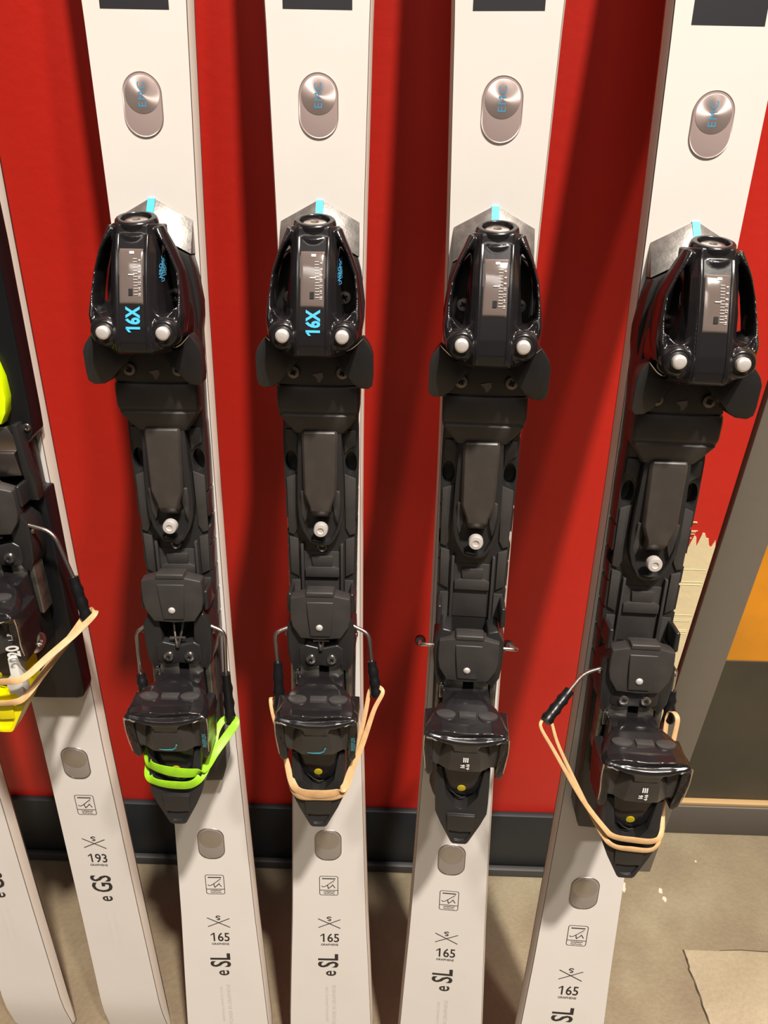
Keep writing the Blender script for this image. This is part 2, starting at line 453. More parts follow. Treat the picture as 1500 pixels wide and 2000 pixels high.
# side strips of the plate (raised rails with small teeth at their outer edge)
for s in (1, -1):
    mb = MB()
    mb.prism([(s * 18.5, 862), (s * 29.0, 862), (s * 29.2, 850), (s * 23, 846), (s * 20, 842)], 20, 22.3)
    mb.prism([(s * 19.5, 824), (s * 29.2, 820), (s * 28.8, 770), (s * 24, 768), (s * 20.5, 775)], 20, 22.3)
    mb.prism([(s * 20.5, 764), (s * 28.2, 766), (s * 27.6, 732), (s * 20.5, 728)], 20, 22.6)
    mb.prism([(s * 19.5, 724), (s * 27.4, 724), (s * 26.8, 560), (s * 19.5, 560)], 20, 22.0)
    define('plate_rail', 'mid', mesh_of('plate_rail', mb, [MATTE], bevel=0.5), 'lifter_plate')
mb = MB()
mb.prism([(-16, 752), (16, 752), (16, 700), (-16, 700)], 20, 21.2)
mb.prism([(-9.5, 748), (9.5, 748), (8.5, 738), (-8.5, 738)], 20.5, 23.4)
mb.prism([(-15, 736), (-10, 738), (10, 738), (15, 736), (15, 728), (-15, 728)], 20.5, 24.2)
for s in (1, -1): mb.prism([(s * 16, 760), (s * 18.5, 760), (s * 18.5, 700), (s * 16, 700)], 20, 25)
define('slide_track', 'mid', mesh_of('slide_track', mb, [MATTE], bevel=0.7), 'lifter_plate')
# ramp: roof of two brushed facets
mb = MB()
for s in (1, -1):
    a, b, c, d = (s * 2.8, 1035.5, 1.6), (s * 30.2, 1021, 0.6), (s * 30.2, 997, 14.5), (s * 2.8, 1012.5, 20.3)
    lo = [(p[0], p[1], 0.0) for p in (a, b, c, d)]
    mb.add([a, b, c, d] + lo, [(0, 1, 2, 3), (4, 7, 6, 5), (0, 4, 5, 1), (1, 5, 6, 2), (2, 6, 7, 3), (3, 7, 4, 0)])
define('ramp', 'mid', mesh_of('ramp', mb, [RAMP], bevel=0.25), None, 'brushed grey roof-shaped ramp at the front of the plate')
mb = MB(); a = [(-2.8, 1036.3, 0), (2.8, 1036.3, 0), (2.8, 1012, 0), (-2.8, 1012, 0)]
t = [(-2.8, 1036.3, 1.6), (2.8, 1036.3, 1.6), (2.8, 1012, 20.6), (-2.8, 1012, 20.6)]
mb.loft([a, t]); define('stripe', 'mid', mesh_of('stripe', mb, [CYAN]), 'ramp', 'blue stripe on the ridge')

# --- toe piece
mb = MB()
mb.prism(mir([(0, 1012), (16, 1006), (26, 995), (31, 975), (33, 955), (33.5, 930), (32.0, 900), (0, 900)]), 19, 31.5)
toe_base = mesh_of('toe_base', mb, [SATIN], bevel=1.2)
define('toe_base', 'toe', toe_base)
for s in (1, -1):
    define('screw', 'toe', screw_mesh((s * 19.0, 912.5, 36.0), 5.2, 3.0, DKSTEEL), 'toe_base')
    define('screw', 'toe', screw_mesh((s * 20.6, 968.5, 31.5), 4.9, 2.2), 'toe_base')
mb = MB(); mb.prism([(-4.6, 911), (-1.5, 911.5), (3.4, 912.5), (4.2, 909), (1.5, 905), (0, 904.6), (-1.2, 908)], 35, 37.2)
define('indicator', 'toe', mesh_of('indicator', mb, [DKSTEEL]), 'toe_base')
mb = MB(); mb.prism(mir([(0, 932), (22, 932), (30, 925), (31.5, 903), (0, 901)]), 30, 36.8)
define('toe_ledge', 'toe', mesh_of('toe_ledge', mb, [MATTE], bevel=0.8), 'toe_base')

TOP = [(1019, 55.5), (1012, 57.2), (1000, 63.0), (985, 68.6), (966, 74.2), (950, 78.6), (940, 80.2), (933, 79.0), (930.5, 75.0)]


def topw(v): return interp(sorted(TOP), v)


mb = MB(); rings = []
for v, w in TOP:
    a = 11.4 + (1019 - v) * 0.012; b = 17.5 if v > 990 else 17.5 + (990 - v) * 0.10
    if v > 1005: a = 11.0
    lo = 27.0
    rings.append([(-b, v, lo), (-b, v, w - 14), (-a - 4.5, v, w - 5.5), (-a, v, w), (a, v, w), (a + 4.5, v, w - 5.5), (b, v, w - 14), (b, v, lo)])
mb.loft(rings)


def arm(m, s):
    pts = [(15.5, 1016, 45), (20, 1009, 45), (24.3, 1001, 45), (29.3, 987, 45), (31.2, 972, 50), (31.6, 958, 57), (28.5, 946, 62)]
    ht = [9, 12, 13, 13.5, 14, 14, 12]; wd = [4.5, 3.0, 2.2, 2.1, 2.3, 3.6, 5.5]
    rings = []
    for i, (u, v, w) in enumerate(pts):
        t = (Vector(pts[min(i + 1, 6)]) - Vector(pts[max(i - 1, 0)])).normalized(); nn = Vector((t.y, -t.x, 0)).normalized()
        r = []
        for k in range(12):
            a = 2 * math.pi * k / 12; p = Vector((u, v, w)) - nn * math.cos(a) * wd[i] + Vector((0, 0, 1)) * math.sin(a) * ht[i]
            r.append((p.x * s, p.y, p.z))
        rings.append(r)
    m.loft(rings)


mb.both(arm)
blk = [(0, 965), (14, 964), (17, 960), (21, 957.5), (25.5, 958.5), (29, 963), (32.5, 965), (34.0, 958), (34.2, 947), (32.5, 941.5), (28, 937.5), (24, 935), (17, 933.0), (13, 932), (0, 930.5)]
mb.prism(mir(blk), 36, lambda p: 73.5 - max(0, abs(p[0]) - 24) * 0.75, inset=1.2)
for s in (1, -1):
    mb.lathe((s * 21.2, 946.2, 60), (0, 0.0, 1), [(11.5, 0), (11.2, 11), (10.0, 15.5), (7.8, 17.5), (6.6, 17.4), (6.2, 16.2), (0, 16.2)], 28)
# collar
mb.lathe((0, 1010, 42), (0, 0.955, 0.297), [(17.5, -8), (17.8, 3), (16.5, 6), (0, 6)], 32)
HOUS = mesh_of('toe_housing', mb, [GLOSS], remesh=0.8, relax=3)
define('toe_housing', 'toe', HOUS)
# groove panel down the middle, window, collar cap
for s in (1, -1):
    rail = MB(); rr = []
    for v, w in TOP[1:-1]: rr.append([(s * 9.0, v, w - 1), (s * 9.0, v, w + 0.55), (s * 11.2, v, w + 0.75), (s * 12.2, v, w - 1.0)])
    rail.loft(rr)
    define('ridge', 'toe', mesh_of('ridge', rail, [GLOSS], bevel=0.3), 'toe_housing')
ax = Vector((0, 0.955, 0.297))
mb = MB(); mb.lathe((0, 1014.5, 41.5), ax, [(15.2, 0), (15.4, 5.5), (14.8, 8.0), (13.8, 9.0), (11.2, 9.2), (10.6, 8.4), (10.2, 4.5), (0, 4.5)], 40)
define('adjuster_collar', 'toe', mesh_of('adjuster_collar', mb, [GLOSS], bevel=0.3, angle=50), 'toe_housing')
mb = MB(); mb.lathe(Vector((0, 1014.5, 41.5)) + ax * 5.0, ax, [(8.8, -1), (8.8, 1.6), (7.6, 2.2), (3.0, 2.4), (3.0, 1.2), (0, 1.2)], 28)
define('adjuster_screw', 'toe', mesh_of('adjuster_screw', mb, [CHROME], angle=50), 'toe_housing')
# window following the slope
vs = [1002.5, 1000, 990, 980, 970, 967, 965.5]
mb = MB(); rr = []
for v in vs:
    e = 0.0 if v in (1002.5, 965.5) else 0.9
    w = topw(v); rr.append([(-8.3, v, w - 2), (-8.3, v, w + e * 0.8), (-6.5, v, w + e * 1.25), (0, v, w + e * 1.5), (6.5, v, w + e * 1.25), (8.3, v, w + e * 0.8), (8.3, v, w - 2)])
mb.loft(rr); define('scale_window', 'toe', mesh_of('scale_window', mb, [WINDOW], bevel=0.3), 'toe_housing')
sl = Vector((0, -36.5, topw(965.5) - topw(1002))).normalized()      # downwards along the slope
upv = -sl; nrm = Vector((1, 0, 0)).cross(upv)


def on_slope(u, v, lift=1.75): return (u, v, topw(v) + lift)


ms = [text_mesh(str(k), 2.7, on_slope(6.3, 995.0 - (k - 4) * 1.9), right=upv, up=(-1, 0, 0), m=PRINTW, bold=0.0) for k in (4, 6, 8, 10, 12, 14, 16)]
tick = MB()
for k in range(13):
    v = 996.0 - k * 1.95; p = on_slope(2.9 + 0.06 * k, v); q = upv * 0.16
    tick.add([Vector(p) + Vector((-1.3, 0, 0)) + q, Vector(p) + Vector((1.6, 0, 0)) + q, Vector(p) + Vector((1.6, 0, 0)) - q, Vector(p) + Vector((-1.3, 0, 0)) - q], [(0, 1, 2, 3)])
for (u0, u1, v, hh) in ((-0.8, 2.4, 1000.0, 0.9), (-1.6, 2.6, 985.5, 0.35)):
    q = upv * hh; tick.add([Vector(on_slope(u0, v)) + q, Vector(on_slope(u1, v)) + q, Vector(on_slope(u1, v)) - q, Vector(on_slope(u0, v)) - q], [(0, 1, 2, 3)])
ms.append(mesh_of('tick', tick, [PRINTW], smooth=False))
tk = MB(); q = upv * 2.3; tk.add([Vector(on_slope(-1.6, 974)) + q, Vector(on_slope(1.4, 974)) + q, Vector(on_slope(1.4, 974)) - q, Vector(on_slope(-1.6, 974)) - q], [(0, 1, 2, 3)])
ms.append(mesh_of('tick', tk, [HOLE], smooth=False))
define('release_scale', 'toe', join(ms), 'toe_housing')
d2 = Vector((0, 950 - 965, topw(950) - topw(965))).normalized()
define('number_lettering', 'older', one_flag(text_mesh('16X', 13.4, (1.2, 955.6, topw(955.6) + 0.35), right=-d2, up=(-1, 0, 0), m=CYAN, sx=0.74, bold=0.5), 13.4, -d2, (-1, 0, 0), th=0.14), 'toe_housing', 'light blue 16X lettering')
side_n = Vector((0.80, 0, 0.60)); side_up = Vector((-0.60, 0.0, 0.80))
define('side_lettering', 'older', join([
    text_mesh('AERO', 4.2, (18.3, 987.5, 58.0), right=(0, 1, -0.35), up=(-0.60, -0.28, 0.76), m=CYAND, bold=0.08),
    text_mesh('DYNAMIC', 4.2, (18.9, 989, 54.0), right=(0, 1, -0.35), up=(-0.60, -0.28, 0.76), m=CYAND, bold=0.05),
    text_mesh('DESIGN', 3.4, (19.3, 989.5, 50.0), right=(0, 1, -0.35), up=(-0.60, -0.28, 0.76), m=TEAL, bold=0.05)]), 'toe_housing')
fm = MB()
for k in range(4):
    P = []
    for i in range(7):
        t_ = i / 6; P.append((-18.0 - 2.6 * math.sin(t_ * 1.2) * (1 - t_) + 0.7 * t_, 990 - k * 3.2 - 13 * t_ - k * 1.0, 49.5 + 8.5 * t_ * t_ + k * .3))
    fm.tube(P, [0.3 + 0.25 * (i / 6) for i in range(7)], 6)
define('fin_print', 'newer', mesh_of('fin_print', fm, [MATTE]), 'toe_housing')
for s in (1, -1):
    mb = MB(); mb.lathe((s * 21.2, 946.2, 77), (0, 0, 1), [(4.9, -1), (4.9, 2.6), (4.4, 3.5), (2.8, 3.9), (0, 4.0)], 24)
    define('pivot_pin', 'toe', mesh_of('pivot_pin', mb, [PIN], angle=60), 'toe_housing', 'silver domed pin')
for s in (1, -1):
    wo = [(9, 927), (14, 931.5), (22, 932.5), (27.5, 935.5), (32, 940), (35.5, 943.5), (38.5, 940), (41.5, 935.5), (43.2, 930), (43.4, 914), (42.8, 908), (39.5, 905), (32.5, 905), (27, 908), (22.5, 914), (15, 922)]
    mb = MB(); mb.prism([(s * u, v) for u, v in wo], lambda p: 40 + max(0, abs(p[0]) - 22) * 0.35, lambda p: 52 + max(0, abs(p[0]) - 14) * 0.42 - max(0, 930 - p[1]) * 0.12)
    define('toe_wing', 'toe', mesh_of('toe_wing', mb, [SATIN], bevel=0.9, seg=2))
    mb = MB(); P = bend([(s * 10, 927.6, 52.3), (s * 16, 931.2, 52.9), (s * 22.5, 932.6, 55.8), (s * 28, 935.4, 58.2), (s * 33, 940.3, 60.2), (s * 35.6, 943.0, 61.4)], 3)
    mb.tube(P, [0.2] + [0.5] * (len(P) - 2) + [0.2], 6)  # bevel highlight of the wing rim, shaped as a thin chrome tube
    define('wing_highlight', 'toe', mesh_of('wing_highlight', mb, [CHROME]), 'toe_wing', 'bright highlight line along the wing edge')

# --- boot pad and slide
mb = MB(); rr = []
for v, hw, w in ((903, 31.5, 35.0), (901, 32.5, 38.6), (896, 32.7, 39.2), (884, 32.5, 38.8), (881, 32.2, 37.8), (880, 31.9, 36.6), (878.6, 31.6, 36.6), (877.4, 31.2, 37.6), (868, 25.0, 33.4), (862, 20.6, 31.0), (860.5, 19, 28)):
    rr.append([(-hw, v, 20), (-hw, v, w - 3), (-hw + 2, v, w - .6), (-14, v, w), (14, v, w), (hw - 2, v, w - .6), (hw, v, w - 3), (hw, v, 20)])
mb.loft(rr); define('boot_pad', 'mid', mesh_of('boot_pad', mb, [MATTE], bevel=0.3, angle=28))
mb = MB(); rr = []
for v, hw, w in ((864, 13.4, 33.5), (862.5, 13.6, 34.8), (858, 13.8, 35.2), (812, 13.0, 37.6), (800, 8.7, 38.0), (796.5, 8.3, 37.8), (792, 8.0, 34.5), (789, 6.6, 31.0), (787.6, 5.5, 27.0)):
    rr.append([(-hw - 1.2, v, 22), (-hw - .8, v, w - 3), (-hw + 1.2, v, w - .3), (hw - 1.2, v, w - .3), (hw + .8, v, w - 3), (hw + 1.2, v, 22)])
mb.loft(rr); define('slide_tongue', 'mid', mesh_of('slide_tongue', mb, [TONG], bevel=0.4, angle=28), 'boot_pad')
mb = MB()
outer = mir([(0, 864), (17.5, 864), (19.0, 830), (19.6, 800), (18.8, 786), (15.5, 775), (9.5, 764.5), (6, 762.0), (0, 761.5)])
mb.prism(outer, 20, 30.5)
ct = MB(); ct.prism(mir([(0, 795), (14.8, 806), (16.0, 800), (16.0, 790), (13.5, 778), (8.0, 766.5), (0, 765)]), 25.0, 40)
define('slide_carrier', 'mid', mesh_of('slide_carrier', mb, [SATIN], bevel=0.8, cut=ct), 'boot_pad')
for s in (1, -1):
    fin = MB(); fin.prism([(s * 9.4, 799.5), (s * 12.6, 813), (s * 16.4, 812), (s * 16.6, 790), (s * 14, 781), (s * 11.5, 788)], 24, lambda p: 33.5 if p[1] > 800 else 28.5)
    define('slide_cheek', 'mid', mesh_of('slide_cheek', fin, [MATTE], bevel=0.8), 'boot_pad')
define('screw', 'mid', screw_mesh((0.3, 779.3, 35.5), 6.1, 4.2, PIN, slot=False), 'boot_pad')
mb = MB(); mb.lathe((0, 757.6, 21), (0, 0, 1), [(2.2, 0), (5.0, 0), (5.2, 2.4), (4.2, 3.6), (2.4, 2.6), (2.2, 0.5)], 24)
define('washer', 'older', mesh_of('washer', mb, [DKSTEEL], angle=60), 'lifter_plate')

# --- heel: brake pedal
pp = mir([(0, 727.3), (11.8, 727.0), (13.0, 724.4), (26.2, 720.3), (26.8, 712), (26.6, 700), (25.0, 692), (18.0, 681), (0, 680)])
mb = MB(); mb.prism(pp, 38, lambda p: 51.5 - max(0, abs(p[0]) - 13) * 0.16, inset=0.6)
mb.prism([(-11.8, 727.6), (11.8, 727.6), (12.3, 723), (-12.3, 723)], 42, 52.3)
mb.prism([(-12, 718), (12, 718), (9, 684), (-9, 684)], 46, 52.0)
define('brake_pedal', 'pad', mesh_of('brake_pedal', mb, [MATTE], bevel=1.1, seg=3))
mb = MB(); mb.lathe((-0.8, 693, 51.5), (0, 0, 1), [(3.1, -1), (3.1, 0.7), (2.2, 1.5), (0, 1.7)], 20)
define('rivet', 'pad', mesh_of('rivet', mb, [PIN], angle=60), 'brake_pedal')

# --- heel carrier
mb = MB()
for s in (1, -1):
    mb.prism([(s * 15, 700), (s * 24, 702), (s * 30.5, 690), (s * 31.2, 668), (s * 29, 652), (s * 23.5, 641), (s * 17, 646), (s * 13, 660), (s * 13, 680)], 20, 45, inset=1.5)
    mb.prism([(s * 25, 722), (s * 29.0, 722), (s * 29.5, 704), (s * 25, 702)], 20, 44)
mb.prism(mir([(0, 668), (14, 672), (20, 668), (20, 652), (13, 648), (0, 650)]), 22, 46)
mb.box(-16, 16, 600, 668, 20, 30)
define('heel_carrier', 'heel', mesh_of('heel_carrier', mb, [SATIN], bevel=1.6, seg=3))
for s in (1, -1): define('screw', 'heel', screw_mesh((s * 9.3, 657.4, 46), 4.5, 2.6, CHROME), 'heel_carrier')
mb = MB()
for s in (1, -1): mb.tube([(s * 4.5, 690, 37), (s * 3.5, 682, 41), (s * 1.2, 672, 47), (s * 0.4, 668, 48)], 1.2, 8)
mb.tube([(-7, 676, 45), (7, 676, 45)], 1.1, 8)
for s in (1, -1): mb.tube([(s * 30.5, 680, 40), (s * 32.4, 680, 40)], [2.4, 1.8], 10)
define('spring_wire', 'heel', mesh_of('spring_wire', mb, [DKSTEEL]), 'heel_carrier')
ct = MB(); ct.box(-2.6, 6.2, 636, 647.5, 30, 60)
mb = MB(); mb.prism(mir([(0, 652), (17, 652), (19.5, 646), (20.5, 622), (0, 620)]), 28, 42)
define('bracket', 'heel', mesh_of('bracket', mb, [BRACK], bevel=0.8, cut=ct), 'heel_carrier')
for s in (1, -1):
    mb = MB(); mb.prism([(s * 20.5, 651), (s * 26.5, 651), (s * 27.2, 600), (s * 22, 600)], 26, 43.0)
    define('bracket_rail', 'heel', mesh_of('bracket_rail', mb, [BRACK], bevel=1.8, seg=3), 'heel_carrier')
mb = MB(); mb.box(-23.5, -20.0, 630, 643, 40, 45.5)
define('bracket_lug', 'heel', mesh_of('bracket_lug', mb, [CHROME], bevel=0.6), 'heel_carrier')
mb = MB(); mb.lathe((-15.2, 634.5, 42.2), (0, 0, 1), [(1.6, 0), (1.6, .8), (0, .9)], 12)
define('marker_dot', 'older', mesh_of('marker_dot', mb, [NEON]), 'heel_carrier')

# --- heel cup
mb = MB(); rr = []
for w, hw, vt, vb in ((50, 13, 642, 590), (60, 16, 644, 592), (66, 22, 644.5, 594), (72, 27, 644, 595), (80, 31, 642.5, 596), (89, 33.4, 640.8, 597), (94, 34.2, 639.9, 597)):
    rr.append([(-hw * .62, vt, w), (-hw * .9, vt - 2, w), (-hw, vt - 6, w), (-hw * 0.97, vb + 18, w), (-hw * 0.9, vb + 4, w), (-hw * .7, vb, w), (hw * .7, vb, w), (hw * 0.9, vb + 4, w), (hw * 0.97, vb + 18, w), (hw, vt - 6, w), (hw * .9, vt - 2, w), (hw * .62, vt, w)])
mb.loft(rr)
mb.prism(mir([(0, 639.3), (21, 639.8), (31, 637.6), (34.6, 633.5), (34.8, 629.5), (24, 628.5), (12, 625.0), (0, 624.0)]), 90, lambda p: 104.5 - max(0, abs(p[0]) - 15) * 0.12, inset=0.6)
brim = MB(); P = []
for k in range(17):
    t_ = -1 + k / 8; P.append((t_ * 33.6, 630.0 + 4.5 * t_ * t_, 104.4 - 2.6 * t_ * t_))
mb.tube(P, [1.6] + [2.6] * 3 + [3.4] * 9 + [2.6] * 3 + [1.6], 10)
mb.prism(mir([(0, 631), (12, 631), (9.5, 619.5), (0, 619)]), 92, lambda p: 107.6 if p[1] > 625 else 103.6)


def flap(m, s):
    m.prism([(s * 28, 634), (s * 35.2, 633), (s * 35.6, 622), (s * 34.0, 602), (s * 33.0, 588), (s * 30.5, 583.5), (s * 26.5, 584.5), (s * 25.5, 592), (s * 26, 606)], 66, lambda p: 101 - max(0, 612 - p[1]) * 0.28, inset=1.0)


mb.both(flap)
CUPM = mesh_of('heel_cup', mb, [GLOSS], remesh=0.8, relax=2)
# indents on the wall that faces the toe are separate shallow pads
define('heel_cup', 'heel', CUPM)
for s in (1, -1):
    pads = MB()
    c = Vector((s * 17.5, 641.6, 84)); rr = []
    o = [(c.x + 8.2 * math.cos(k * math.pi / 9) - s * 1.2 * math.sin(k * math.pi / 9), c.z + 5.6 * math.sin(k * math.pi / 9)) for k in range(18)]
    rr = [[(x, 639, z) for x, z in o], [(x, 643.6 - abs(x) * 0.04, z) for x, z in o]]
    pads.loft(rr)
    define('cup_pad', 'heel', mesh_of('cup_pad', pads, [PADG], bevel=0.6), 'heel_cup')
pads = MB(); pads.loft([[(x, 639, z) for x, z in ((-7.5, 80), (8.5, 80), (8.0, 88), (-7, 88))], [(x, 643.4, z) for x, z in ((-7, 80.5), (8, 80.5), (7.5, 87.5), (-6.5, 87.5))]])
define('cup_pad', 'heel', mesh_of('cup_pad', pads, [PADG], bevel=0.6), 'heel_cup')
# face panel below brim: a raised middle with a valley on each side
mb = MB()
g = [[(-30.5, 629, 97.5), (-20, 628, 91.5), (-11.5, 624.5, 102.4), (0, 622.5, 103.0), (11.5, 624.5, 102.4), (20, 628, 91.5), (30.5, 629, 97.5)],
     [(-30.5, 615, 98.0), (-20.5, 613, 94.0), (-12.5, 611, 102.0), (0, 610, 102.8), (12.5, 611, 102.0), (20.5, 613, 94.0), (30.5, 615, 98.0)],
     [(-27.0, 600, 95.0), (-22.0, 598, 94.5), (-13.5, 596.5, 99.5), (0, 596, 100.2), (13.5, 596.5, 99.5), (22.0, 598, 94.5), (27.0, 600, 95.0)]]
nn = 7
vs = [p for r in g for p in r] + [(p[0], p[1], 78) for r in g for p in r]
fs = []
for i in range(2):
    for j in range(6):
        a = i * nn + j; fs.append((a, a + 1, a + nn + 1, a + nn)); a += 21; fs.append((a, a + nn, a + nn + 1, a + 1))
bd = [0, 1, 2, 3, 4, 5, 6, 13, 20, 19, 18, 17, 16, 15, 14, 7]
for a, b in zip(bd, bd[1:] + bd[:1]): fs.append((a, a + 21, b + 21, b))
mb.add(vs, fs)
define('cup_face', 'heel', mesh_of('cup_face', mb, [FACEM], bevel=0.6, angle=20), 'heel_cup')
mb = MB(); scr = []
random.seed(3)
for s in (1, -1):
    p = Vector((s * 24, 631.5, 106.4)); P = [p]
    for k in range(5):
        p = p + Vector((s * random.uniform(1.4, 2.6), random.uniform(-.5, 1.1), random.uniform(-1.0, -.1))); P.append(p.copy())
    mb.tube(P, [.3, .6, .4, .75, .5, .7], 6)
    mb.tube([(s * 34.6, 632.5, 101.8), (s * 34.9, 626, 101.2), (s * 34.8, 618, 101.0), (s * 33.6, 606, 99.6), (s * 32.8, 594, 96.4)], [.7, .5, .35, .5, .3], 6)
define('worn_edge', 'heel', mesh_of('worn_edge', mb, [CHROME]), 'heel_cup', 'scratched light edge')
define('heel_print', 'newer', join([text_mesh('III', 6.5, (0.5, 611.0, 103.4), m=PRINTW, bold=0.2), text_mesh('16', 4.4, (-1.6, 603.5, 102.4), right=(0, 1, .1), up=(-1, 0, 0), m=PRINTW, bold=0.3),
                                    text_mesh('4-16', 3.4, (2.6, 603.5, 102.4), right=(0, 1, .1), up=(-1, 0, 0), m=PRINTW, bold=0.25)]), 'heel_cup')
mb = MB(); P = [(-8, 600.0, 101.6), (-3, 599.2, 101.3), (3, 599.4, 101.3), (6, 601.5, 101.8), (7.4, 605.5, 102.6)]
mb.tube(P, [0.2, 0.5, 0.7, 0.9, 0.7], 6)
hp = [mesh_of('curve', mb, [TEAL]), text_mesh('FREEFLEX', 4.6, (31.2, 609, 100.9), right=(0, 1, 0.12), up=(-1, 0, 0.0), m=TEAL, sx=0.8, bold=0.15)]
define('heel_print', 'older', join(hp), 'heel_cup')
# housing with the indicator
mb = MB()
rr = []
for v, hw, w in ((604, 18, 84), (598, 22.0, 90), (590, 22.5, 89), (578, 22.5, 87.5), (566, 21.8, 86), (560, 18, 85), (555, 11, 83), (552, 5, 80)):
    rr.append([(-hw, v, 40), (-hw, v, w - 7), (-hw * .75, v, w - 2), (-hw * 0.4, v, w), (hw * 0.4, v, w), (hw * .75, v, w - 2), (hw, v, w - 7), (hw, v, 40)])
mb.loft(rr); mb.prism(mir([(0, 640), (20, 640), (22, 600), (22, 566), (12, 556), (0, 554)]), 24, 62)
define('heel_housing', 'heel', mesh_of('heel_housing', mb, [GLOSS], bevel=0.7, angle=25))
mb = MB(); mb.lathe((-0.5, 566.5, 85.5), (0, -.15, 1), [(3.4, 0), (3.3, 1.2), (0, 1.5)], 18, sx=1.1)
define('release_indicator', 'heel', mesh_of('release_indicator', mb, [YELLOWD], angle=60), 'heel_housing', 'yellow indicator dot')
mb = MB(); mb.tube([(-11, 563.5, 84.5), (-5, 557.5, 85.2), (0, 554.5, 84.5), (4, 555.5, 84.5)], [.3, .6, .7, .3], 6)
define('housing_edge', 'heel', mesh_of('housing_edge', mb, [DKSTEEL]), 'heel_housing')
# lever
LEV_OUT = mir([(0, 549), (6, 551), (14, 562), (18.5, 590), (23.2, 590), (23.4, 556), (22.8, 546), (17.6, 534), (7.6, 515.2), (5.6, 513.6), (0, 513.4)])


def lever(m1):
    mb = MB(); rr = []
    mb.prism(LEV_OUT, lambda p: 64 + max(0, 540 - p[1]) * 0.75, lambda p: (88.5 + (590 - p[1]) * 0.10) if p[1] > 548 else 93.5 + (548 - p[1]) * 0.12, inset=0.4)
    mb.prism(mir([(0, 545), (12, 545), (11, 528), (0, 527)]), 80, 96.8)
    ct = MB(); ct.prism(mir([(0, 526.5), (8.5, 527.5), (9.8, 525.5), (4.5, 517.5), (0, 517)]), lambda p: 95.5 - (p[1] - 517) * 0.18, 120)
    return mesh_of('heel_lever', mb, [m1], bevel=1.2, seg=3, cut=ct)


LEV_B = lever(SATIN); LEV_Y = lever(YELLOW)



def brake_arm(root, wire, sleeve_end):
    mb = MB(); mb.tube(bend(wire), 1.75, 10)
    a = link('brake_arm', mesh_of('brake_arm', mb, [CHROME], angle=60), root)
    p = Vector(wire[-1]); q = Vector(sleeve_end); mb = MB(); path = []; rad = []
    n = 10
    for k in range(n + 1):
        path.append(p.lerp(q, k / n)); rad.append(4.0 + (0.9 if k % 3 == 0 else 0) - (0.8 if k in (0,) else 0) + 0.6 * k / n)
    mb.tube(path, rad, 12)
    link('brake_sleeve', mesh_of('brake_sleeve', mb, [DEEP], angle=60), a)


def ski_frame(X, y0, alpha, rot, roll):
    al, ro, rl = (math.radians(t) for t in (alpha, rot, roll))
    V = Vector((0, math.sin(al), math.cos(al))); N = Vector((0, -math.cos(al), math.sin(al))); U = Vector((1, 0, 0))
    V, U = V * math.cos(ro) + U * math.sin(ro), U * math.cos(ro) - V * math.sin(ro)
    U, N = U * math.cos(rl) + N * math.sin(rl), N * math.cos(rl) - U * math.sin(rl)
    M = Matrix(((U.x, V.x, N.x, X), (U.y, V.y, N.y, y0), (U.z, V.z, N.z, 0.0035), (0, 0, 0, 1)))
    # lowest tail corner on the floor
    zmin = min((M @ Vector(p)).z for p in [(s * 0.039, 0, -0.016) for s in (1, -1)])
    M.translation.z -= zmin
    return M


def add_group(root, group, dv=0.0, made=None):
    made = made if made is not None else {}
    for name, me, par, label in SPEC.get(group, []):
        p = made.get(par, root) if par else root
        o = link(name, me, p, label)
        if dv and p is root: o.location.y = dv / 1000
        if not par: made[name] = o
        elif name not in made: made[name] = o
    return made


GROUP = 'white racing skis leaning against the red wall'


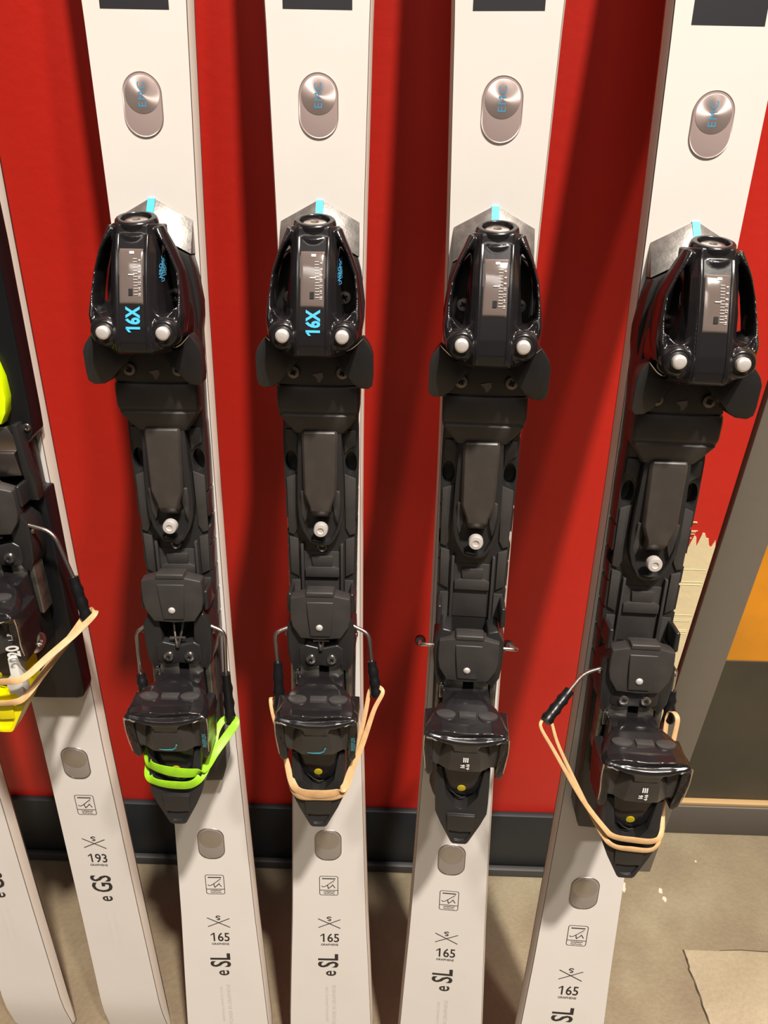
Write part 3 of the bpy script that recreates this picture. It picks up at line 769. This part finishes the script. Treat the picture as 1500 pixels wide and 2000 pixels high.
def make_ski(label, frame, kind, pad_dv=0.0, older=False, arms=None, heel_dv=0.0, length=1650, touch=1560):
    root = bpy.data.objects.new('ski', None); COL.objects.link(root); root.empty_display_size = 0.05
    root.matrix_world = frame
    root['label'] = label; root['category'] = 'ski'; root['group'] = GROUP
    sl = kind == 'sl'
    link('ski_body', ski_body(length, touch, SL_W if sl else GS_W), root)
    sq = MB(); top0 = 1159 if sl else 1290
    sq.prism([(-24.3, top0), (24.3, top0), (24.3, top0 + 110), (-24.3, top0 + 110)], 0.02, 0.16)
    link('dark_panel', mesh_of('dark_panel', sq, [PANEL]), root, 'dark square print')
    v0 = 390.9 if sl else 478.1
    for caps, vv in ((CAP_F, 1099.5 if sl else 1215), (CAP_R, v0)):
        b = link('capsule', caps[0], root, 'clear pill-shaped inlay with a metal disc' if caps is CAP_F else 'grey pill-shaped inlay', (0, vv / 1000, 0))
        link('capsule_disc', caps[1], b); link('capsule_rim', caps[2], b)
        if caps[3]: link('capsule_lettering', caps[3], b)
    for n, me, lb in GRAPH[kind]: link(n, me, root, lb)
    if not sl:
        mb = MB(); mb.prism(mir([(0, 1130), (38, 1110), (39.5, 1000), (38.5, 870), (38.0, 852), (34.0, 846), (30, 843), (30, 800), (37.0, 800), (36.2, 700), (35.4, 590), (33.5, 582), (28, 580.5), (0, 580)]), 0, 21.0)
        link('race_plate', mesh_of('race_plate', mb, [DEEP], bevel=2.0, seg=3), root)
        mb = MB(); mb.prism(mir([(0, 915), (23, 915), (26.5, 900), (27, 884), (24.5, 872), (19, 862), (0, 860)]), 20, 31)
        link('boot_plate', mesh_of('boot_plate', mb, [NEON], bevel=1.5), root, 'neon yellow pad')
        mb = MB(); mb.prism(mir([(0, 859), (20, 859), (25.5, 850), (26, 838), (0, 838)]), 20, 27); mb.prism(mir([(0, 838), (24, 838), (27, 818), (0, 816)]), 20, 31)
        link('slide_plate', mesh_of('slide_plate', mb, [DKSTEEL], bevel=1.0), root, 'grey metal slide')
        for s in (1, -1):
            mb = MB(); mb.prism([(s * 26, 862), (s * 31, 862), (s * 33.5, 826), (s * 37, 812), (s * 37, 796), (s * 29, 796), (s * 27, 824)], 20, 31)
            link('plate_bracket', mesh_of('plate_bracket', mb, [SATIN], bevel=1.2), root)
        link('screw', screw_mesh((34.0, 857, 21), 3.2, 1.4), root); link('screw', screw_mesh((-34.0, 857, 21), 3.2, 1.4), root)
        made = add_group(root, 'toe', 92.0)
        made = add_group(root, 'pad', 92.0 + pad_dv)
        made = add_group(root, 'heel', heel_dv)
        lv = link('heel_lever', LEV_Y, root, 'bright yellow heel lever', (0, heel_dv / 1000, 0))
        for s in (1, -1):
            mb = MB(); mb.prism([(s * 10, 566), (s * 16, 572), (s * 17, 590), (s * 23.8, 590), (s * 24.1, 562), (s * 23.4, 546), (s * 19.0, 546), (s * 17.0, 553), (s * 12, 553)], 84, 95.5)
            link('lever_trim', mesh_of('lever_trim', mb, [WPLAS], bevel=0.9), lv, 'white trim')
        cup = made['heel_cup']
        link('heel_print', join([text_mesh('20', 13.5, (29.0, 603, 103.2), right=(0.0, 1, 0.05), up=(-1, 0, .25), m=PRINTW, sx=0.85, bold=0.4),
                                 text_mesh('1...P', 5.0, (29.5, 617, 104.2), right=(0.0, 1, 0.05), up=(-1, 0, .25), m=PRINTW, sx=0.85)]), cup)
        for s in (1, -1):
            mb = MB(); mb.lathe((s * 31.5, 590, 72), (s, 0, 0.35), [(9, -6), (9, 1), (7, 2.5), (3, 3), (2.5, 1), (0, 1)], 24)
            link('axle', mesh_of('axle', mb, [CHROME], angle=50), cup)
    else:
        made = {}
        add_group(root, 'mid', 0, made); add_group(root, 'toe', 0, made)
        add_group(root, 'pad', pad_dv, made); add_group(root, 'heel', 0, made)
        add_group(root, 'older' if older else 'newer', 0, made)
        link('heel_lever', LEV_B, root)
    for w, e in arms or []: brake_arm(root, w, e)
    return root


GRAPH = {'sl': graphics('165', 'eSL', 390.9), 'gs': graphics('193', 'eGS', 478.1)}
F1 = ski_frame(-.1920, -.3023, 11.33, -.10, -1.62); F2 = ski_frame(-.0660, -.2975, 11.0, .06, -1.07)
F3 = ski_frame(.0682, -.3095, 10.95, -.07, 3.27); F4 = ski_frame(.1981, -.3510, 12.62, .75, 1.65)
G0 = ski_frame(-.3266, -.2627, 8.0, -.72, 0); G1 = ski_frame(-.4556, -.2627, 8.0, -.39, 0)
ARMS_N = [([(-27, 688, 42), (-41, 683.5, 45), (-38.5, 656, 50)], (-37, 613, 60)), ([(28, 690, 42), (42.5, 684, 45), (45, 659, 50)], (50.3, 629, 60))]
ARMS_1 = [([(-27, 687, 42), (-36.5, 681, 45), (-35.2, 641, 50)], (-30, 617, 58)), ([(28, 687, 42), (41.5, 682, 44), (40.3, 639, 45)], (41.5, 585, 45))]
ARMS_3 = [([(-28, 681, 40), (-42.5, 680, 39), (-43.5, 650, -14)], (-43.5, 634, -42)), ([(28, 681, 40), (42.0, 680, 39), (42.5, 650, -14)], (42.5, 634, -42))]
ARMS_4 = [([(-28, 682, 38), (-45.5, 679.5, 45), (-58.9, 671.8, 60)], (-79.8, 654.5, 80)), ([(26, 687, 38), (33.0, 684, 38), (33.5, 662, 36)], (33.0, 634, 42))]
ARMS_H = [([(-28, 778, 42), (-41, 774, 45), (-40, 734, 50)], (-42, 697, 56)), ([(28, 779, 42), (41, 774, 45), (40, 734, 50)], (42, 697, 56))]
ARMS_G = [ARMS_H[0], ([(28, 779, 42), (50.5, 774, 45), (62.4, 734, 50)], (71.5, 697, 58))]
g1 = make_ski('leftmost white ski, only its lower end in view at the bottom left corner', G1, 'gs', heel_dv=92, pad_dv=0, arms=ARMS_H, length=1940, touch=1885)
g0 = make_ski('white ski marked 193 with a yellow heel lever, at the left edge', G0, 'gs', heel_dv=92, pad_dv=0, arms=ARMS_G, length=1940, touch=1885)
s1 = make_ski('white ski marked 165 whose black heel lever is wrapped by a bright green band', F1, 'sl', 14, True, ARMS_1, length=1600, touch=1535)
s2 = make_ski('white ski marked 165 with blue 16X lettering and one wide tan band', F2, 'sl', 0, True, ARMS_N, length=1622, touch=1556)
s3 = make_ski('white ski marked 165 whose black heel lever carries no rubber band', F3, 'sl', -29, False, ARMS_3, length=1690, touch=1625)
s4 = make_ski('rightmost white ski, tilted, tan band stretched from its flared left brake arm', F4, 'sl', -14, False, ARMS_4, length=1670, touch=1600)


# ------------------------------------------------------------------ rubber bands (things held by the levers and sleeves)
def catmull(pts, n=6):
    P = [Vector(p) for p in pts]; k = len(P); out = []
    for i in range(k):
        a, b, c, d = P[(i - 1) % k], P[i], P[(i + 1) % k], P[(i + 2) % k]
        for j in range(n):
            t = j / n
            out.append(0.5 * ((2 * b) + (c - a) * t + (2 * a - 5 * b + 4 * c - d) * t * t + (3 * b - a - 3 * c + d) * t ** 3))
    return out


def band(frame, pts, m, label, width=5.0, thick=1.1, tilt=None):
    """closed loop; every point carries the direction its flat width lies along"""
    P = catmull([p[:3] for p in pts]); k = len(pts); dirs = []
    for i, p in enumerate(pts):
        if p[3] == Vd: dirs.append(Vector(Vd)); continue
        t = (Vector(pts[(i + 1) % k][:3]) - Vector(pts[i - 1][:3])).normalized()
        d = t.cross(Vector((0, 0.62, 0.78))).normalized(); q = dirs[-1] if dirs else Vector(Vd)
        dirs.append(d if d.dot(q) >= 0 else -d)
    D = catmull(dirs); rings = []
    W = [p[4] if len(p) > 4 else width for p in pts]; k = len(P)
    for i, p in enumerate(P):
        t = (P[(i + 1) % k] - P[i - 1]).normalized(); a = D[i] - t * D[i].dot(t)
        a = a.normalized(); b = t.cross(a); q = i / 6; w0 = W[int(q)]; w1 = W[(int(q) + 1) % len(W)]; w = w0 + (w1 - w0) * (q - int(q))
        rings.append([tuple(p + a * sx * w / 2 + b * sy * thick / 2) for sx, sy in ((-1, -.6), (-.85, -1), (.85, -1), (1, -.6), (1, .6), (.85, 1), (-.85, 1), (-1, .6))])
    mb = MB(); mb.loft(rings, closed=True)
    o = link('rubber_band', mesh_of('rubber_band', mb, [m], angle=50), None, label)
    o.matrix_world = frame; o['category'] = 'rubber band'; o['group'] = 'rubber bands around the heel levers'
    return o


Vd = (0, 1, 0)
AU = None
band(F2, [(55.5, 636, 62, AU, 3.5), (48, 620, 68, AU, 4), (38.0, 590, 78, AU, 5), (28.0, 568, 88, AU, 6), (23.6, 558, 95, AU, 6.5), (16, 554, 98.2, Vd, 7.5), (0, 552.5, 98.8, Vd, 8.5), (-16, 554.5, 98.2, Vd, 8), (-24.0, 562, 92, AU, 6), (-31, 582, 80, AU, 4), (-42, 610, 66, AU, 3), (-45, 622, 58, AU, 3),
          (-42.5, 614, 54, AU, 3), (-32.5, 580, 74, AU, 3.5), (-25.5, 558, 88, AU, 5), (-18, 549.5, 97.6, Vd, 6), (0, 548.5, 97.9, Vd, 7), (17, 549, 97.4, Vd, 6), (24.6, 554, 91, AU, 6), (30.5, 570, 80, AU, 5), (40, 612, 64, AU, 4), (45, 634, 55, AU, 3.5)],
     TAN, 'wide flat tan rubber band around the lever of the ski beside the green-banded one')
band(F1, [(47.5, 590, 50, AU, 7), (40, 580, 58, AU, 8), (31, 571, 70, AU, 8), (25.0, 567, 86, AU, 7.5), (17, 568, 93.5, Vd, 8.5), (0, 572.5, 97.5, Vd, 10), (-18, 575.5, 94, Vd, 8.5), (-25.0, 577, 84, AU, 7), (-30, 588, 70, AU, 5), (-36, 620, 58, AU, 4), (-33, 626, 50, AU, 4),
          (-28.5, 600, 60, AU, 4), (-26.2, 572, 78, AU, 6), (-24.4, 563, 90, AU, 7), (-17, 560.0, 95.8, Vd, 7), (0, 558.0, 97.6, Vd, 8), (16, 559, 97.0, Vd, 8), (24.6, 564, 87, AU, 7), (29, 572, 68, AU, 6), (30, 582, 54, AU, 6), (36, 588, 44, AU, 6)],
     GREEN, 'bright green rubber band doubled around a black heel lever')
band(F4, [(-84, 652, 82, AU, 2.6), (-72, 632, 86, AU, 3), (-45, 590, 92, AU, 4), (-25.0, 566, 97, AU, 4.2), (-16, 558.5, 98.5, Vd, 5), (0, 556.5, 98.9, Vd, 5.6), (17, 556.5, 98.6, Vd, 5.4), (24.8, 561, 92, AU, 4), (28, 580, 76, AU, 3.5), (34, 625, 58, AU, 4), (36, 646, 52, AU, 4),
          (31, 640, 44, AU, 4), (27.5, 590, 66, AU, 3.5), (25.2, 556, 88, AU, 4), (18, 547.5, 98.2, Vd, 4.2), (0, 546.5, 98.6, Vd, 5), (-15, 548.5, 98.2, Vd, 4.2), (-24.5, 557, 95, AU, 4), (-40, 582, 89, AU, 3.5), (-66, 630, 80, AU, 2.8), (-75, 652, 74, AU, 2.6)],
     TAN, 'tan rubber band in two thin strands, stretched to the rightmost ski\'s flared brake arm')
HG = 92
band(G0, [(80, 704, 60, AU, 5), (66, 692, 72, AU, 6), (48, 680, 90, AU, 6), (33, 670, 104.5, AU, 6), (17, 667, 106.5, Vd, 6), (0, 667, 106.8, Vd, 6), (-20, 668, 106, Vd, 6), (-33, 674, 96, AU, 5), (-41, 690, 76, AU, 5), (-47, 703, 60, AU, 5),
          (-41, 692, 58, AU, 5), (-32, 662, 80, AU, 5), (-25, 643, 98.5, AU, 5), (-12, 640, 100.5, Vd, 5.4), (0, 639.5, 100.6, Vd, 5.4), (14, 640.5, 100.4, Vd, 5.4), (26, 645, 98.0, AU, 5.4), (40, 662, 84, AU, 6), (58, 684, 68, AU, 6), (72, 702, 54, AU, 5)],
     TAN, 'tan rubber band looped around the yellow heel lever at the left edge')


# ------------------------------------------------------------------ the setting (metres)
def slab(name, x0, x1, y0, y1, z0, z1, m, bevel=0.0, parent=None, kind=True):
    mb = MB(); mb.box(x0 * 1000, x1 * 1000, y0 * 1000, y1 * 1000, z0 * 1000, z1 * 1000)
    o = link(name, mesh_of(name, mb, [m], bevel=bevel * 1000), parent)
    if kind and not parent: o['kind'] = 'structure'
    return o


slab('floor', -2.2, 2.4, -3.5, 0.30, -0.05, 0.0, FLOOR)
slab('wall_back', -2.2, 0.364, 0.0, 0.12, 0.0, 2.7, RED)
slab('baseboard_back', -2.2, 0.3635, -0.010, -0.0002, 0.0, 0.142, BASEB, 0.002)
slab('trim_2', -2.2, 0.3635, -0.020, -0.0102, 0.0, 0.018, BASELIP, 0.003)
slab('trim_1', 0.368, 0.421, -0.003, 0.12, 0.0, 2.7, POSTG, 0.0015)
slab('trim_4', 0.3642, 0.3678, 0.012, 0.12, 0.0, 2.7, DKPAN)
slab('wall_right', 0.4212, 2.4, 0.082, 0.16, 0.386, 2.7, ORANGE)
slab('wall_lower_right', 0.4212, 2.4, 0.080, 0.16, 0.0, 0.3858, DKPAN)
slab('trim_3', 0.4214, 2.4, 0.070, 0.0798, 0.0722, 0.080, WOOD, 0.001)
slab('baseboard_right', 0.4214, 2.4, 0.068, 0.0798, 0.0, 0.072, BASER, 0.0015)

# bare primer on the red wall beside the grey post, with a brushed upper edge
random.seed(11)
top = []; x = 0.300
while x < 0.3625:
    top.append((x, 0.636 + random.uniform(-0.010, 0.010) + (0.012 if x > 0.332 else -0.008))); x += 0.0028
mb = MB(); pts = [(0.3635, 0.30), (0.300, 0.30)] + top + [(0.3635, 0.640)]
mb.loft([[(p[0] * 1000, -0.05, p[1] * 1000) for p in pts], [(p[0] * 1000, -0.9, p[1] * 1000) for p in pts]])
wallb = bpy.data.objects['wall_back']
link('primer_patch', mesh_of('primer_patch', mb, [CREAM], smooth=False), wallb, 'bare cream primer showing through the red paint')
mb = MB()
for k in range(9):
    x0 = random.uniform(0.318, 0.336); z0 = random.uniform(0.648, 0.672)
    mb.box(x0 * 1000, x0 * 1000 + random.uniform(4, 12), -0.7, -0.05, z0 * 1000, z0 * 1000 + random.uniform(0.3, 0.7))
for k in range(10):
    z0 = random.uniform(0.50, 0.61)
    mb.box(318, 361, -1.25, -0.5, z0 * 1000, z0 * 1000 + 0.5)
link('brush_stroke', mesh_of('brush_stroke', mb, [CREAM], smooth=False), wallb)

# lighter slab section let into the floor, with a broken edge
random.seed(5)
edge = []
for a, b in (((0.4375, -0.123), (0.4385, -0.155)), ((0.4385, -0.155), (0.445, -0.23)), ((0.445, -0.23), (0.462, -0.42))):
    for k in range(7):
        t = k / 7; edge.append((a[0] + (b[0] - a[0]) * t + random.uniform(-.0012, .0012), a[1] + (b[1] - a[1]) * t))
back = [(1.3 - k * 0.03 + 0.0, -0.1215 + random.uniform(-.0015, .0015)) for k in range(28)]
pts = edge + [(0.462, -0.42), (1.3, -0.42)] + back
fl = bpy.data.objects['floor']
mb = MB(); mb.loft([[(p[0] * 1000, p[1] * 1000, -1) for p in pts], [(p[0] * 1000, p[1] * 1000, 1.2) for p in pts]])
link('floor_patch', mesh_of('floor_patch', mb, [PATCH], bevel=0.5), fl, 'paler concrete section with a cracked edge')
CRACK = mat('crack_dark', (0.05, 0.035, 0.02), 0.8); SPOT = mat('plaster_spot', (0.62, 0.50, 0.40), 0.6)
mb = MB(); ep = [Vector((p[0] * 1000 - 1.3, p[1] * 1000, 0.1)) for p in edge]
mb.tube(ep, [0.5 + random.uniform(0, .9) for _ in ep], 6)
bp_ = [Vector((p[0] * 1000, p[1] * 1000 + 1.0, 0.1)) for p in reversed(back)]
mb.tube(bp_, [random.uniform(.2, .7) for _ in bp_], 6)
link('floor_crack', mesh_of('floor_crack', mb, [CRACK]), fl)
for (cx, cy, r, st) in ((0.372, -0.028, 5, 2.0), (0.4285, -0.034, 4, 1.3), (0.431, -0.047, 4, 1.2), (0.352, -0.018, 4, 1.4), (0.50, 0.018, 2.5, 1.0)):
    mb = MB(); mb.prism([(cx * 1000 + r * math.cos(k * .52) * random.uniform(.6, 1.2), cy * 1000 + r * st * math.sin(k * .52) * random.uniform(.7, 1.2)) for k in range(12)], -0.5, 0.7, inset=0.8)
    link('plaster_spot', mesh_of('plaster_spot', mb, [SPOT]), fl)
